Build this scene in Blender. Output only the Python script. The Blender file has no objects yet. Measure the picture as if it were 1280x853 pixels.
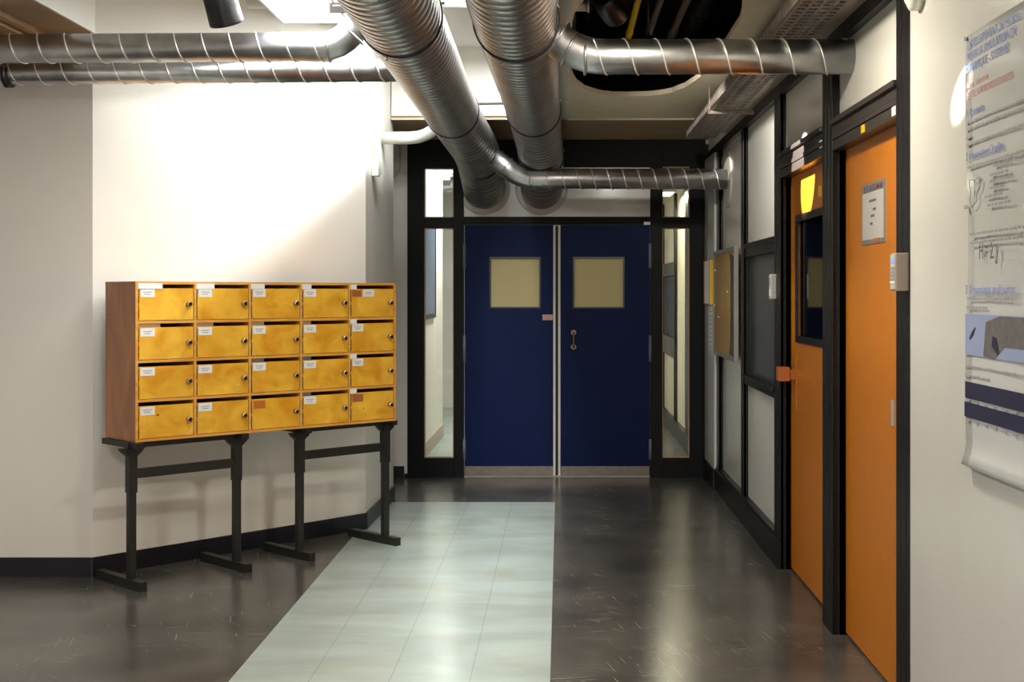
import bpy, bmesh, math, random
from mathutils import Vector, Matrix
random.seed(7)
S = bpy.context.scene
COL = S.collection
PI = math.pi
F = 1610.0          # focal length in pixels at 1280 wide
EYE = 1.47

# ------------------------------------------------------------------ camera
cd = bpy.data.cameras.new('camera')
cam = bpy.data.objects.new('camera', cd)
COL.objects.link(cam)
cam.location = (0, 0, EYE)
cam.rotation_euler = (PI/2, 0, 0)
cd.sensor_width = 36
cd.lens = F/1280*36
cd.shift_x = -(701-640)/1280
cd.shift_y = -(426.5-367)/1280
cd.clip_start = 0.05
S.camera = cam
S.view_settings.view_transform = 'Standard'
S.view_settings.look = 'None'
S.view_settings.gamma = 1
S.view_settings.use_curve_mapping = False
S.view_settings.exposure = 0.0
w = bpy.data.worlds.new('world'); S.world = w
w.use_nodes = True
w.node_tree.nodes['Background'].inputs[0].default_value = (1, .95, .88, 1)
w.node_tree.nodes['Background'].inputs[1].default_value = 0.05

# (x, y, z, size x, size y, watts, colour)
def area(name, loc, sx, sy, power, col=(1, .95, .86), rot=(0, 0, 0), spread=PI):
    l = bpy.data.lights.new(name, 'AREA'); l.shape = 'RECTANGLE'
    l.size = sx; l.size_y = sy; l.energy = power; l.color = col; l.spread = spread
    o = bpy.data.objects.new(name, l); COL.objects.link(o)
    o.location = loc; o.rotation_euler = rot
    return o
def spot(name, loc, target, power, angle, blend=.15, col=(1, .96, .86), rad=.02):
    l = bpy.data.lights.new(name, 'SPOT'); l.energy = power; l.color = col
    l.spot_size = math.radians(angle); l.spot_blend = blend; l.shadow_soft_size = rad
    o = bpy.data.objects.new(name, l); COL.objects.link(o); o.location = loc
    o.rotation_euler = (Vector(target)-Vector(loc)).to_track_quat('-Z', 'Y').to_euler()
    return o
WARM = (1, .955, .90)
COOL = (.97, 1, .98)
area('tube_light_between_ducts', (-.43, 6.9, 3.10), .12, 3.2, 130, COOL)
area('tube_light_left_recess', (-1.28, 5.6, 2.875), .30, 2.3, 24, COOL)
area('fill_light_far_left', (-.98, 7.45, 3.10), .1, 1.1, 27, COOL)  # added to fill the far end of the angled wall
area('fill_light_right', (.42, 4.45, 2.655), .20, .20, 42, (1, .92, .75))  # added fill, no lamp known at this spot
area('tube_light_near', (.10, -.8, 2.68), .2, 1.3, 190, WARM)
area('fill_light_near_left', (-2.0, 1.6, 3.10), .2, 1.5, 95, WARM)  # added for general fill from the unseen foreground
area('fill_light_behind', (-.9, -1.6, 3.10), .2, 1.5, 110, WARM)  # unseen general fill added behind the camera
area('corridor_light', (-.62, 12.6, 2.72), .25, 2.0, 62, COOL)
area('corridor_light_right', (1.0, 12.6, 2.43), .16, .5, 28, (1, .9, .7))
area('corridor_light_end', (-1.16, 13.9, 2.72), .3, .6, 24, COOL)
spot('spot_beam_door', (.36, 6.0, 2.655), (1.17, 6.36, 2.10), 1000, 17, .1, rad=.012)
spot('spot_beam_wall', (.25, 2.5, 2.66), (1.167, 3.74, 2.05), 600, 4.5, rad=.012)
spot('spot_beam_collar', (.55, 7.3, 2.66), (1.15, 9.1, 2.36), 330, 5, rad=.012)
spot('fill_spot_right_panels', (.52, 6.75, 2.655), (1.2, 8.2, 1.5), 80, 100, .7, (1, .95, .85), rad=.04)  # added to brighten the dim far right panels
S.cycles.caustics_reflective = False
S.cycles.caustics_refractive = False
S.cycles.sample_clamp_indirect = 4

# ------------------------------------------------------------------ materials
def new_mat(name):
    m = bpy.data.materials.new(name); m.use_nodes = True
    nt = m.node_tree; b = nt.nodes['Principled BSDF']
    return m, nt, b
def rgb(r, g, b):
    f = lambda c: (c/255/12.92) if c/255 <= .04045 else ((c/255+.055)/1.055)**2.4
    return (f(r), f(g), f(b), 1)
def mat(name, col, rough=.5, metal=0, noise=0, scale=20, bump=0, bscale=200, spec=.5, coat=0, stretch=(1, 1, 1)):
    m, nt, b = new_mat(name)
    b.inputs['Roughness'].default_value = rough
    b.inputs['Metallic'].default_value = metal
    b.inputs['Specular IOR Level'].default_value = spec
    b.inputs['Coat Weight'].default_value = coat
    b.inputs['Coat Roughness'].default_value = .15
    tc = nt.nodes.new('ShaderNodeTexCoord'); mp = nt.nodes.new('ShaderNodeMapping')
    mp.inputs['Scale'].default_value = stretch
    nt.links.new(tc.outputs['Object'], mp.inputs[0])
    if noise:
        n = nt.nodes.new('ShaderNodeTexNoise'); n.inputs['Scale'].default_value = scale
        n.inputs['Detail'].default_value = 6
        nt.links.new(mp.outputs[0], n.inputs[0])
        r = nt.nodes.new('ShaderNodeValToRGB')
        r.color_ramp.elements[0].position = .3; r.color_ramp.elements[1].position = .7
        r.color_ramp.elements[0].color = tuple(c*(1-noise) for c in col[:3])+(1,)
        r.color_ramp.elements[1].color = tuple(min(1, c*(1+noise)) for c in col[:3])+(1,)
        nt.links.new(n.outputs[0], r.inputs[0]); nt.links.new(r.outputs[0], b.inputs['Base Color'])
    else:
        b.inputs['Base Color'].default_value = col
    if bump:
        n2 = nt.nodes.new('ShaderNodeTexNoise'); n2.inputs['Scale'].default_value = bscale
        nt.links.new(mp.outputs[0], n2.inputs[0])
        bp = nt.nodes.new('ShaderNodeBump'); bp.inputs['Strength'].default_value = bump
        bp.inputs['Distance'].default_value = .002
        nt.links.new(n2.outputs[0], bp.inputs['Height']); nt.links.new(bp.outputs[0], b.inputs['Normal'])
    return m
def emit(name, col, s):
    m, nt, b = new_mat(name)
    b.inputs['Base Color'].default_value = col
    b.inputs['Emission Color'].default_value = col
    b.inputs['Emission Strength'].default_value = s
    return m
def wood(name, c1, c2, scale=3, stretch=(1, 6, 10), rough=.35, coat=.3):
    m, nt, b = new_mat(name)
    tc = nt.nodes.new('ShaderNodeTexCoord'); mp = nt.nodes.new('ShaderNodeMapping')
    mp.inputs['Scale'].default_value = stretch
    oi = nt.nodes.new('ShaderNodeObjectInfo')
    add = nt.nodes.new('ShaderNodeVectorMath'); add.operation = 'ADD'
    mul = nt.nodes.new('ShaderNodeVectorMath'); mul.operation = 'SCALE'; mul.inputs[3].default_value = 30
    nt.links.new(oi.outputs['Random'], mul.inputs[0])
    nt.links.new(tc.outputs['Object'], add.inputs[0]); nt.links.new(mul.outputs[0], add.inputs[1])
    nt.links.new(add.outputs[0], mp.inputs[0])
    n = nt.nodes.new('ShaderNodeTexNoise'); n.inputs['Scale'].default_value = scale
    n.inputs['Detail'].default_value = 8; n.inputs['Distortion'].default_value = .6
    nt.links.new(mp.outputs[0], n.inputs[0])
    r = nt.nodes.new('ShaderNodeValToRGB')
    r.color_ramp.elements[0].position = .3; r.color_ramp.elements[1].position = .7
    r.color_ramp.elements[0].color = c1; r.color_ramp.elements[1].color = c2
    nt.links.new(n.outputs[0], r.inputs[0]); nt.links.new(r.outputs[0], b.inputs['Base Color'])
    b.inputs['Roughness'].default_value = rough
    b.inputs['Coat Weight'].default_value = coat; b.inputs['Coat Roughness'].default_value = .2
    return m

M = {}
M['white_wall'] = mat('white_wall', rgb(228, 223, 215), .55, noise=.02, scale=3, bump=.15, bscale=160)
M['right_wall'] = mat('right_wall_paint', rgb(206, 203, 198), .3, noise=.02, scale=4, bump=.3, bscale=120, coat=.35)
M['panel_white'] = mat('panel_white', rgb(222, 219, 212), .28, noise=.015, scale=6, bump=.1, bscale=90, coat=.25)
M['beige_ceiling'] = mat('beige_ceiling', rgb(228, 214, 188), .8, noise=.03, scale=8)
M['high_ceiling'] = mat('high_ceiling', rgb(236, 234, 228), .8, noise=.02, scale=8)
M['soffit'] = mat('brown_soffit', rgb(176, 148, 118), .8, noise=.05, scale=5)
M['trunk_brown'] = mat('trunk_brown', rgb(186, 150, 112), .6)
M['black_frame'] = mat('black_frame', rgb(15, 14, 16), .36, noise=.12, scale=12, bump=.2, bscale=60, spec=.3)
M['lit_header_board'] = mat('lit_header_board', rgb(52, 46, 44), .34, noise=.1, scale=30, stretch=(1, .1, 1), bump=.1, bscale=60)  # frame black lightened, light on the headers put into the colour
M['black_far'] = mat('black_far_frame', rgb(12, 11, 15), .55, noise=.1, scale=12, spec=.2)
M['baseboard'] = mat('navy_baseboard', rgb(20, 20, 30), .4)
M['blue_door'] = mat('blue_door', rgb(8, 24, 64), .55, noise=.08, scale=6, bump=.2, bscale=300, spec=.12)
M['orange_door'] = mat('orange_door', rgb(188, 110, 16), .42, noise=.05, scale=9, bump=.35, bscale=350, coat=.15)
M['orange_block'] = mat('orange_block', rgb(176, 96, 40), .5)
M['kick'] = mat('kick_plate', rgb(120, 112, 104), .45, metal=.6, noise=.15, scale=20)
M['steel'] = mat('steel', rgb(190, 186, 180), .35, metal=.4)
M['white_edge'] = mat('white_edge', rgb(205, 198, 190), .5)
M['dark_gap'] = mat('gap_black', rgb(12, 11, 12), .7)
M['handle'] = mat('aged_brass', rgb(120, 100, 84), .4, metal=.7)
M['hinge'] = mat('hinge_steel', rgb(110, 112, 124), .4)
M['pinkplate'] = mat('pink_plate', rgb(180, 138, 130), .5)
M['galv'] = mat('galvanised_steel', (.46, .46, .47, 1), .33, metal=1, noise=.22, scale=9, bump=.08, bscale=30)
M['galv_big'] = mat('galvanised_spiral', (.47, .455, .445, 1), .34, metal=1, noise=.16, scale=7, bump=.05, bscale=30)
M['groove'] = mat('dark_groove', (.16, .145, .14, 1), .5, metal=.8)  # darker metal for the groove faces between the ribs
M['seam'] = mat('bright_seam', (.86, .84, .80, 1), .38, metal=.7)
M['band'] = mat('dark_band', rgb(28, 28, 40), .45, metal=.3)
M['collar'] = mat('pale_collar', rgb(196, 190, 180), .4)
M['paint_pipe'] = mat('painted_pipe', rgb(206, 206, 196), .5)
M['stand'] = mat('stand_metal', rgb(36, 35, 32), .45, metal=.2, noise=.1, scale=30)
M['birch'] = wood('birch_door', rgb(212, 142, 24), rgb(246, 194, 68), 3.2, (2.2, 5, 2.6), .38, .35)
M['edge'] = wood('edge_wood', rgb(206, 138, 52), rgb(230, 172, 84), 4, (1, 4, 8))
M['side'] = wood('shaded_side_wood', rgb(140, 80, 34), rgb(190, 118, 56), 3, (2, 3, .8), .4, .3)  # cabinet wood darkened: shade of the sides put into the colour
M['inside'] = mat('pigeonhole_dark', rgb(34, 20, 18), .8)
M['paper'] = mat('paper', rgb(232, 228, 226), .6)
M['tape'] = mat('old_tape', rgb(150, 120, 100), .5)
M['ghost'] = mat('glue_ghost', rgb(190, 105, 35), .5)
M['ghost_red'] = mat('glue_ghost_red', rgb(160, 92, 60), .5)
M['ink'] = mat('grey_ink', rgb(146, 142, 146), .7)
M['ink_dark'] = mat('dark_ink', rgb(96, 92, 98), .7)
M['ink_blue'] = mat('blue_ink', rgb(128, 142, 192), .7)
M['ink_red'] = mat('red_ink', rgb(196, 152, 146), .7)
M['ink_navy'] = mat('navy_print', rgb(20, 24, 60), .5, noise=.5, scale=60)
M['poster'] = mat('poster_paper', rgb(206, 206, 206), .22, coat=.5)
M['print_blue'] = mat('print_blue', rgb(140, 150, 184), .5)
M['print_grey'] = mat('print_grey', rgb(96, 92, 92), .5, noise=.25, scale=50)
M['lock'] = mat('lock_chrome', rgb(200, 190, 180), .25, metal=1)
M['lock_hole'] = mat('lock_hole', rgb(30, 18, 18), .4)
M['cork'] = mat('cork', rgb(176, 140, 88), .9, noise=.12, scale=120, bump=.4, bscale=300)
M['alu'] = mat('aluminium_frame', rgb(150, 145, 140), .4, metal=.5)
M['yellow'] = mat('yellow_plastic', rgb(232, 184, 20), .5)
M['black'] = mat('black_plastic', rgb(16, 14, 15), .35)
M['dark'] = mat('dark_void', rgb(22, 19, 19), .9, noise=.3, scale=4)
M['tray'] = mat('tray_metal', rgb(140, 130, 122), .4, metal=.6, noise=.3, scale=25)
M['cable'] = mat('cable_black', rgb(36, 32, 30), .5, noise=.3, scale=40)
M['trunk_grey'] = mat('grey_trunking', rgb(176, 160, 148), .5)
M['pipe_grey'] = mat('pipe_grey', rgb(88, 86, 92), .5)
M['pipe_brown'] = mat('pipe_brown', rgb(104, 82, 78), .5)
M['keypad'] = mat('keypad_grey', rgb(150, 134, 122), .5)
M['keypad_face'] = mat('keypad_face', rgb(176, 172, 170), .4)
M['lcd'] = emit('keypad_lcd', rgb(110, 150, 220), .35)
M['dark_glass_back'] = mat('dark_glass_back', rgb(40, 44, 52), .8, noise=.15, scale=5)
M['lamp_body'] = mat('lamp_body', rgb(225, 222, 214), .4)
M['lamp_on'] = emit('lamp_diffuser', (1, .99, .95, 1), 5)
M['lamp_warm'] = emit('lamp_warm', (1, .9, .65, 1), 6)
M['box_white'] = mat('box_white', rgb(226, 226, 214), .5)
M['box_green'] = mat('box_green', rgb(170, 186, 160), .5)
M['label_sign'] = mat('label_sign', rgb(128, 120, 116), .5)

# glass that lets light through with a thin mirror layer
def glass(name, tint, refl=.08):
    m, nt, b = new_mat(name)
    nt.nodes.remove(b)
    out = nt.nodes['Material Output']
    tr = nt.nodes.new('ShaderNodeBsdfTransparent'); tr.inputs[0].default_value = tint
    gl = nt.nodes.new('ShaderNodeBsdfGlossy'); gl.inputs['Roughness'].default_value = .02
    fr = nt.nodes.new('ShaderNodeFresnel'); fr.inputs[0].default_value = 1.5
    mx = nt.nodes.new('ShaderNodeMixShader')
    nt.links.new(fr.outputs[0], mx.inputs[0]); nt.links.new(tr.outputs[0], mx.inputs[1])
    nt.links.new(gl.outputs[0], mx.inputs[2]); nt.links.new(mx.outputs[0], out.inputs[0])
    return m
M['glass'] = glass('clear_glass', (.93, .95, .93, 1))
M['smoke_glass'] = glass('smoked_glass', (.45, .47, .52, 1))
M['dull_glass'] = mat('dull_dark_glass', rgb(52, 54, 60), .28, noise=.15, scale=3, spec=.6)
def frosted():
    m, nt, b = new_mat('frosted_amber_glass')
    b.inputs['Base Color'].default_value = rgb(200, 186, 142)
    b.inputs['Roughness'].default_value = .35
    tr = nt.nodes.new('ShaderNodeBsdfTranslucent'); tr.inputs[0].default_value = rgb(205, 196, 158)
    mx = nt.nodes.new('ShaderNodeMixShader'); mx.inputs[0].default_value = .45
    n = nt.nodes.new('ShaderNodeTexNoise'); n.inputs['Scale'].default_value = 250
    bp = nt.nodes.new('ShaderNodeBump'); bp.inputs['Strength'].default_value = .5; bp.inputs['Distance'].default_value = .002
    nt.links.new(n.outputs[0], bp.inputs['Height']); nt.links.new(bp.outputs[0], b.inputs['Normal'])
    out = nt.nodes['Material Output']
    nt.links.new(b.outputs[0], mx.inputs[1]); nt.links.new(tr.outputs[0], mx.inputs[2]); nt.links.new(mx.outputs[0], out.inputs[0])
    return m
M['frosted'] = frosted()

TILE = .305
def floor_mat():
    m, nt, b = new_mat('vinyl_tile_floor')
    N = nt.nodes; L = nt.links
    tc = N.new('ShaderNodeTexCoord'); sep = N.new('ShaderNodeSeparateXYZ')
    L.new(tc.outputs['Object'], sep.inputs[0])
    def math_(op, a, bb=None, v=None):
        n = N.new('ShaderNodeMath'); n.operation = op
        L.new(a, n.inputs[0])
        if bb is not None: L.new(bb, n.inputs[1])
        if v is not None: n.inputs[1].default_value = v
        return n.outputs[0]
    # pale strip mask
    a = math_('GREATER_THAN', sep.outputs[0], v=-1.258)
    c = math_('LESS_THAN', sep.outputs[0], v=-.040)
    d = math_('LESS_THAN', sep.outputs[1], v=9.07)
    msk = math_('MULTIPLY', math_('MULTIPLY', a, c), d)
    # beyond the blue doors a pale floor on the left
    e = math_('GREATER_THAN', sep.outputs[1], v=10.4)
    e2 = math_('LESS_THAN', sep.outputs[0], v=.3)
    msk = math_('MAXIMUM', msk, math_('MULTIPLY', e, e2))
    def noise(scale, det, st=(1, 1, 1), dist=0, rot=0):
        mp = N.new('ShaderNodeMapping'); mp.vector_type = 'TEXTURE'; mp.inputs['Scale'].default_value = tuple(1/q for q in st); mp.inputs['Rotation'].default_value = (0, 0, rot)
        L.new(tc.outputs['Object'], mp.inputs[0])
        n = N.new('ShaderNodeTexNoise'); n.inputs['Scale'].default_value = scale
        n.inputs['Detail'].default_value = det; n.inputs['Distortion'].default_value = dist
        L.new(mp.outputs[0], n.inputs[0]); return n.outputs[0]
    def ramp(fac, p0, c0, p1, c1):
        r = N.new('ShaderNodeValToRGB')
        r.color_ramp.elements[0].position = p0; r.color_ramp.elements[0].color = c0
        r.color_ramp.elements[1].position = p1; r.color_ramp.elements[1].color = c1
        L.new(fac, r.inputs[0]); return r.outputs[0]
    def mixc(fac, A, B, blend='MIX'):
        n = N.new('ShaderNodeMix'); n.data_type = 'RGBA'; n.blend_type = blend
        if isinstance(fac, float): n.inputs[0].default_value = fac
        else: L.new(fac, n.inputs[0])
        if isinstance(A, tuple): n.inputs[6].default_value = A
        else: L.new(A, n.inputs[6])
        if isinstance(B, tuple): n.inputs[7].default_value = B
        else: L.new(B, n.inputs[7])
        return n.outputs[2]
    darkc = ramp(noise(2.5, 10, (1, 1, 1), .5), .3, rgb(62, 58, 55), .72, rgb(94, 88, 82))
    fine = ramp(noise(45, 8), .38, (.62, .75, .75, 1), .65, (1.0, 1.0, 1.0, 1))
    darkc = mixc(.6, darkc, fine, 'MULTIPLY')
    lightc = ramp(noise(1.3, 8, (1, 2.5, 1), .8), .35, rgb(150, 158, 152), .7, rgb(166, 178, 172))
    stain = ramp(noise(1.3, 8, (1.2, 2.6, 1), 1.4), .54, (1, 1, 1, 1), .74, (.97, .90, .80, 1))
    lightc = mixc(1.0, lightc, stain, 'MULTIPLY')
    col = mixc(msk, darkc, lightc)
    # scuffs and scratches
    sc1 = ramp(noise(4, 2, (1, 30, 1), .35, .16), .68, (0, 0, 0, 1), .72, (1, 1, 1, 1))
    sc2 = ramp(noise(3, 2, (42, 1.3, 1), .3, .22), .68, (0, 0, 0, 1), .72, (1, 1, 1, 1))
    sc3 = ramp(noise(55, 2), .70, (0, 0, 0, 1), .74, (1, 1, 1, 1))
    sc4 = ramp(noise(3.5, 2, (1, 36, 1), .5, -.75), .69, (0, 0, 0, 1), .73, (1, 1, 1, 1))
    sc = mixc(1.0, sc1, sc2, 'ADD'); sc = mixc(1.0, sc, sc4, 'ADD')
    sc = mixc(.5, sc, sc3, 'ADD')
    gate = ramp(noise(1.6, 3), .42, (0, 0, 0, 1), .58, (.8, .8, .8, 1))
    sc = mixc(1.0, sc, gate, 'MULTIPLY')
    inv = math_('SUBTRACT', msk, v=1.0); inv = math_('ABSOLUTE', inv)
    scm = N.new('ShaderNodeMath'); scm.operation = 'MULTIPLY'
    L.new(sc, scm.inputs[0]); L.new(inv, scm.inputs[1])
    col = mixc(scm.outputs[0], col, rgb(150, 142, 134))
    # seams between tiles
    def seam(o, off, wd):
        s = math_('ADD', o, v=off); s = math_('DIVIDE', s, v=TILE); s = math_('FRACT', s)
        s = math_('SUBTRACT', s, v=.5); s = math_('ABSOLUTE', s)
        return math_('GREATER_THAN', s, v=.5-wd)
    sx = seam(sep.outputs[0], .040+TILE*100, .006); sy = seam(sep.outputs[1], -9.07+TILE*100, .004)
    sy = math_('MULTIPLY', sy, v=.45)
    s = math_('MULTIPLY', math_('MAXIMUM', sx, sy), v=.33)
    col = mixc(s, col, rgb(70, 68, 60))
    L.new(col, b.inputs['Base Color'])
    rr = ramp(noise(2, 3), .3, (.20, .20, .20, 1), .75, (.27, .27, .27, 1))
    L.new(rr, b.inputs['Roughness'])
    bp = N.new('ShaderNodeBump'); bp.inputs['Strength'].default_value = .05; bp.inputs['Distance'].default_value = .002
    L.new(noise(9, 4), bp.inputs['Height']); L.new(bp.outputs[0], b.inputs['Normal'])
    b.inputs['Specular IOR Level'].default_value = .5
    return m
M['floor'] = floor_mat()

# ------------------------------------------------------------------ helpers
def bx(bm, x0, x1, y0, y1, z0, z1, T=None, bev=0):
    r = bmesh.ops.create_cube(bm, size=1)
    vs = r['verts']
    bmesh.ops.scale(bm, verts=vs, vec=(abs(x1-x0), abs(y1-y0), abs(z1-z0)))
    bmesh.ops.translate(bm, verts=vs, vec=((x0+x1)/2, (y0+y1)/2, (z0+z1)/2))
    if bev:
        es = list({e for v in vs for e in v.link_edges})
        rr = bmesh.ops.bevel(bm, geom=es, offset=bev, segments=2, affect='EDGES', profile=.6)
        vs = list({v for f in rr['faces'] for v in f.verts} | {v for v in vs if v.is_valid})
    if T is not None: bmesh.ops.transform(bm, matrix=T, verts=vs)
    return vs
def prism(bm, pts, z0, z1):
    lo = [bm.verts.new((x, y, z0)) for x, y in pts]; hi = [bm.verts.new((x, y, z1)) for x, y in pts]
    bm.faces.new(lo[::-1]); bm.faces.new(hi)
    n = len(pts)
    for i in range(n):
        bm.faces.new((lo[i], lo[(i+1) % n], hi[(i+1) % n], hi[i]))
def prism_m(bm, pts, d0, d1, Mx):
    """polygon in local xy extruded along local z, placed by matrix"""
    lo = [bm.verts.new(Mx @ Vector((x, y, d0))) for x, y in pts]; hi = [bm.verts.new(Mx @ Vector((x, y, d1))) for x, y in pts]
    bm.faces.new(lo[::-1]); bm.faces.new(hi)
    n = len(pts)
    for i in range(n):
        bm.faces.new((lo[i], lo[(i+1) % n], hi[(i+1) % n], hi[i]))
def frames(path):
    n = len(path); T = []
    for i in range(n):
        a = path[max(0, i-1)]; b = path[min(n-1, i+1)]
        if i in (0, n-1): t = (b-a).normalized()
        else: t = ((path[i]-a).normalized()+(b-path[i]).normalized()).normalized()
        T.append(t)
    up = Vector((0, 0, 1)) if abs(T[0].z) < .9 else Vector((0, 1, 0))
    u = (up-T[0]*up.dot(T[0])).normalized(); out = []
    for t in T:
        u = (u-t*u.dot(t)).normalized(); v = t.cross(u); out.append((t, u, v))
    return out
def tube(bm, path, rad, seg=24, caps=True, base=None):
    path = [Vector(p) for p in path]
    if not hasattr(rad, '__len__'): rad = [rad]*len(path)
    fr = frames(path); rings = []
    for p, r, (t, u, v) in zip(path, rad, fr):
        rings.append([bm.verts.new(p+(u*math.cos(2*PI*k/seg)+v*math.sin(2*PI*k/seg))*r) for k in range(seg)])
    for q, (a, b) in enumerate(zip(rings, rings[1:])):
        for k in range(seg):
            f = bm.faces.new((a[k], a[(k+1) % seg], b[(k+1) % seg], b[k])); f.smooth = True
            if base is not None and (rad[q] < base-.003 or rad[q+1] < base-.003): f.material_index = 1
    if caps:
        bm.faces.new(rings[0][::-1]); bm.faces.new(rings[-1])
def resample(path, step):
    path = [Vector(p) for p in path]; out = [path[0]]
    for a, b in zip(path, path[1:]):
        n = max(1, int(math.ceil((b-a).length/step)))
        for i in range(1, n+1): out.append(a.lerp(b, i/n))
    return out
def smooth_corner(path, r, n=5):
    path = [Vector(p) for p in path]; out = [path[0]]
    for i in range(1, len(path)-1):
        a, p, b = path[i-1], path[i], path[i+1]
        ra = min(r, (a-p).length*.49, (b-p).length*.49)
        A = p+(a-p).normalized()*ra; B = p+(b-p).normalized()*ra
        for k in range(n+1):
            t = k/n; out.append((1-t)**2*A+2*t*(1-t)*p+t*t*B)
    out.append(path[-1]); return out
def obj(name, bm, m, parent=None, loc=None):
    me = bpy.data.meshes.new(name)
    bmesh.ops.recalc_face_normals(bm, faces=bm.faces[:])
    bm.to_mesh(me); bm.free()
    for mm in (m if isinstance(m, list) else [m]): me.materials.append(mm)
    o = bpy.data.objects.new(name, me); COL.objects.link(o)
    if parent is not None: o.parent = parent
    if loc is not None: o.location = loc
    return o
def B(): return bmesh.new()
def box_obj(name, dims, m, parent=None, bev=0, T=None):
    bm = B(); bx(bm, *dims, T=T, bev=bev); return obj(name, bm, m, parent)
def thing(name, label, cat, loc=(0, 0, 0), rotz=0, group=None):
    o = bpy.data.objects.new(name, None); COL.objects.link(o)
    o.empty_display_size = .1
    o.location = loc; o.rotation_euler = (0, 0, rotz)
    o['label'] = label; o['category'] = cat
    if group: o['group'] = group
    return o
def tag(o, label, cat, group=None):
    o['label'] = label; o['category'] = cat
    if group: o['group'] = group
    return o
def struct(name, bm, m):
    o = obj(name, bm, m); o['kind'] = 'structure'; return o
def rebase(root):
    """give a mesh thing an origin at its base"""
    return root
def P(px, py, Y):
    return Vector(((px-701)*Y/F, Y, EYE+(367-py)*Y/F))
def text(s, size, m, parent, M4, name='lettering', extrude=.0004, squeeze=1):
    c = bpy.data.curves.new(name, 'FONT'); c.body = s; c.size = size; c.extrude = extrude; c.resolution_u = 3
    t = bpy.data.objects.new(name, c); COL.objects.link(t)
    dg = bpy.context.evaluated_depsgraph_get()
    me = bpy.data.meshes.new_from_object(t.evaluated_get(dg))
    bpy.data.objects.remove(t); bpy.data.curves.remove(c)
    me.transform(M4 @ Matrix.Diagonal((squeeze, 1, 1, 1)))
    me.materials.clear(); me.materials.append(m); me.name = name
    o = bpy.data.objects.new(name, me); COL.objects.link(o)
    if parent is not None: o.parent = parent
    return o

XR = 1.167          # front of the frames on the right wall, and the plastered wall nearer by
XP = 1.200          # recessed panels
XD = 1.227          # orange doors
ZT = 2.53           # top of the glazed/panelled bays
YF = 10.29          # front of the far door frame

# ================================================================== SETTING
bm = B(); bx(bm, -4.7, 1.5, -3.1, 17.2, -.1, 0)
struct('floor', bm, M['floor'])

# left block of wall: frontal face, long angled face, return beside the blue doors
bm = B(); prism(bm, [(-4.7, 6.685), (-2.43, 6.685), (-1.218, 8.036), (-1.195, 9.19), (-2.7, 9.19), (-4.7, 9.19)], 0, 3.3)
struct('wall_left', bm, M['white_wall'])
bm = B(); prism(bm, [(-4.6, 6.673), (-2.435, 6.673), (-2.425, 6.675), (-1.212, 8.027), (-1.205, 8.036), (-1.183, 9.19), (-1.25, 9.19), (-1.3, 8.1), (-2.5, 6.8), (-4.6, 6.8)], 0, .10)
struct('baseboard_left', bm, M['baseboard'])
bm = B(); bx(bm, -4.8, -4.6, -3.1, 9.19, 0, 3.3); struct('wall_left_side', bm, M['white_wall'])
bm = B(); bx(bm, -4.8, 1.6, -3.2, -3.0, 0, 3.3); struct('wall_behind', bm, M['white_wall'])
bm = B(); bx(bm, XR, 1.5, -3.0, 4.30, 0, 3.3); struct('wall_right', bm, M['right_wall'])
bm = B(); bx(bm, XR-.012, XR+.02, -3.0, 4.30, 0, .17); struct('baseboard_right_near', bm, M['baseboard'])

# right wall bays
bays = dict(A=(9.66, 9.52), B=(8.35, 8.24), C=(7.046, 6.86), D=(5.745, 5.542), E=(4.484, 4.30))
HD0, HD1 = 2.085, 2.215      # door header
WZ0, WZ1 = .953, 1.70        # dark window opening
bm = B()
bx(bm, XP, 1.32, 8.35, 9.66, 0, ZT); bx(bm, 1.150, 1.32, 9.66, YF, 0, ZT)   # far panel and corner pier
bx(bm, XP, 1.32, 7.046, 8.24, 0, WZ0-.03)
bx(bm, XP, 1.32, 7.046, 8.24, WZ1+.05, ZT)
bx(bm, XP, 1.32, 5.745, 6.86, HD1-.02, ZT)
bx(bm, XP, 1.32, 4.484, 5.542, HD1-.02, ZT)
bx(bm, XP, 1.32, 8.24, 8.35, 0, ZT); bx(bm, XP, 1.32, 6.86, 7.046, 0, ZT)
bx(bm, XP, 1.32, 5.542, 5.745, 0, ZT); bx(bm, XP, 1.32, 4.30, 4.484, 0, ZT)
struct('wall_right_partition', bm, M['panel_white'])
bm = B(); bx(bm, XP-.02, 1.32, 4.30, YF, ZT+.07, 3.3); struct('wall_right_upper', bm, M['white_wall'])
ti = [0]
def trim(bm, m='black_frame'):
    ti[0] += 1
    return struct('trim_%d' % ti[0], bm, M[m])
def post(y1, y0, z0=0, z1=ZT, x1=XD+.02):
    bm = B()
    n = 3; wd = (y1-y0); x0 = XR
    bx(bm, x0+.006, x1, y0, y1, z0, z1)
    k = max(1, int(round(wd/.07)))
    g = .008
    ww = (wd-(k-1)*g)/k
    for i in range(k):
        a = y0+i*(ww+g); bx(bm, x0, x0+.02, a, a+ww, z0, z1, bev=.002)
    trim(bm)
for k, (a, b) in bays.items(): post(a, b)
# top rail of the bays, then grey trunking running above it
bm = B(); bx(bm, XR-.002, XD, 4.30, YF, ZT, ZT+.035); bx(bm, XR+.008, XD, 4.30, YF, ZT+.035, ZT+.07); trim(bm)
# headers over the doors (stacked boards)
for (a, b) in ((6.86, 5.745), (5.542, 4.484)):
    bm = B()
    bx(bm, XR-.012, XD+.02, b, a, HD1-.022, HD1, bev=.003)
    bx(bm, XR+.004, XD+.02, b, a, HD1-.062, HD1-.024)
    bx(bm, XR+.0, XD+.02, b, a, HD1-.084, HD1-.065)
    bx(bm, XR+.004, XD+.02, b, a, HD0, HD1-.087, bev=.002)
    trim(bm, 'lit_header_board')
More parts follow.
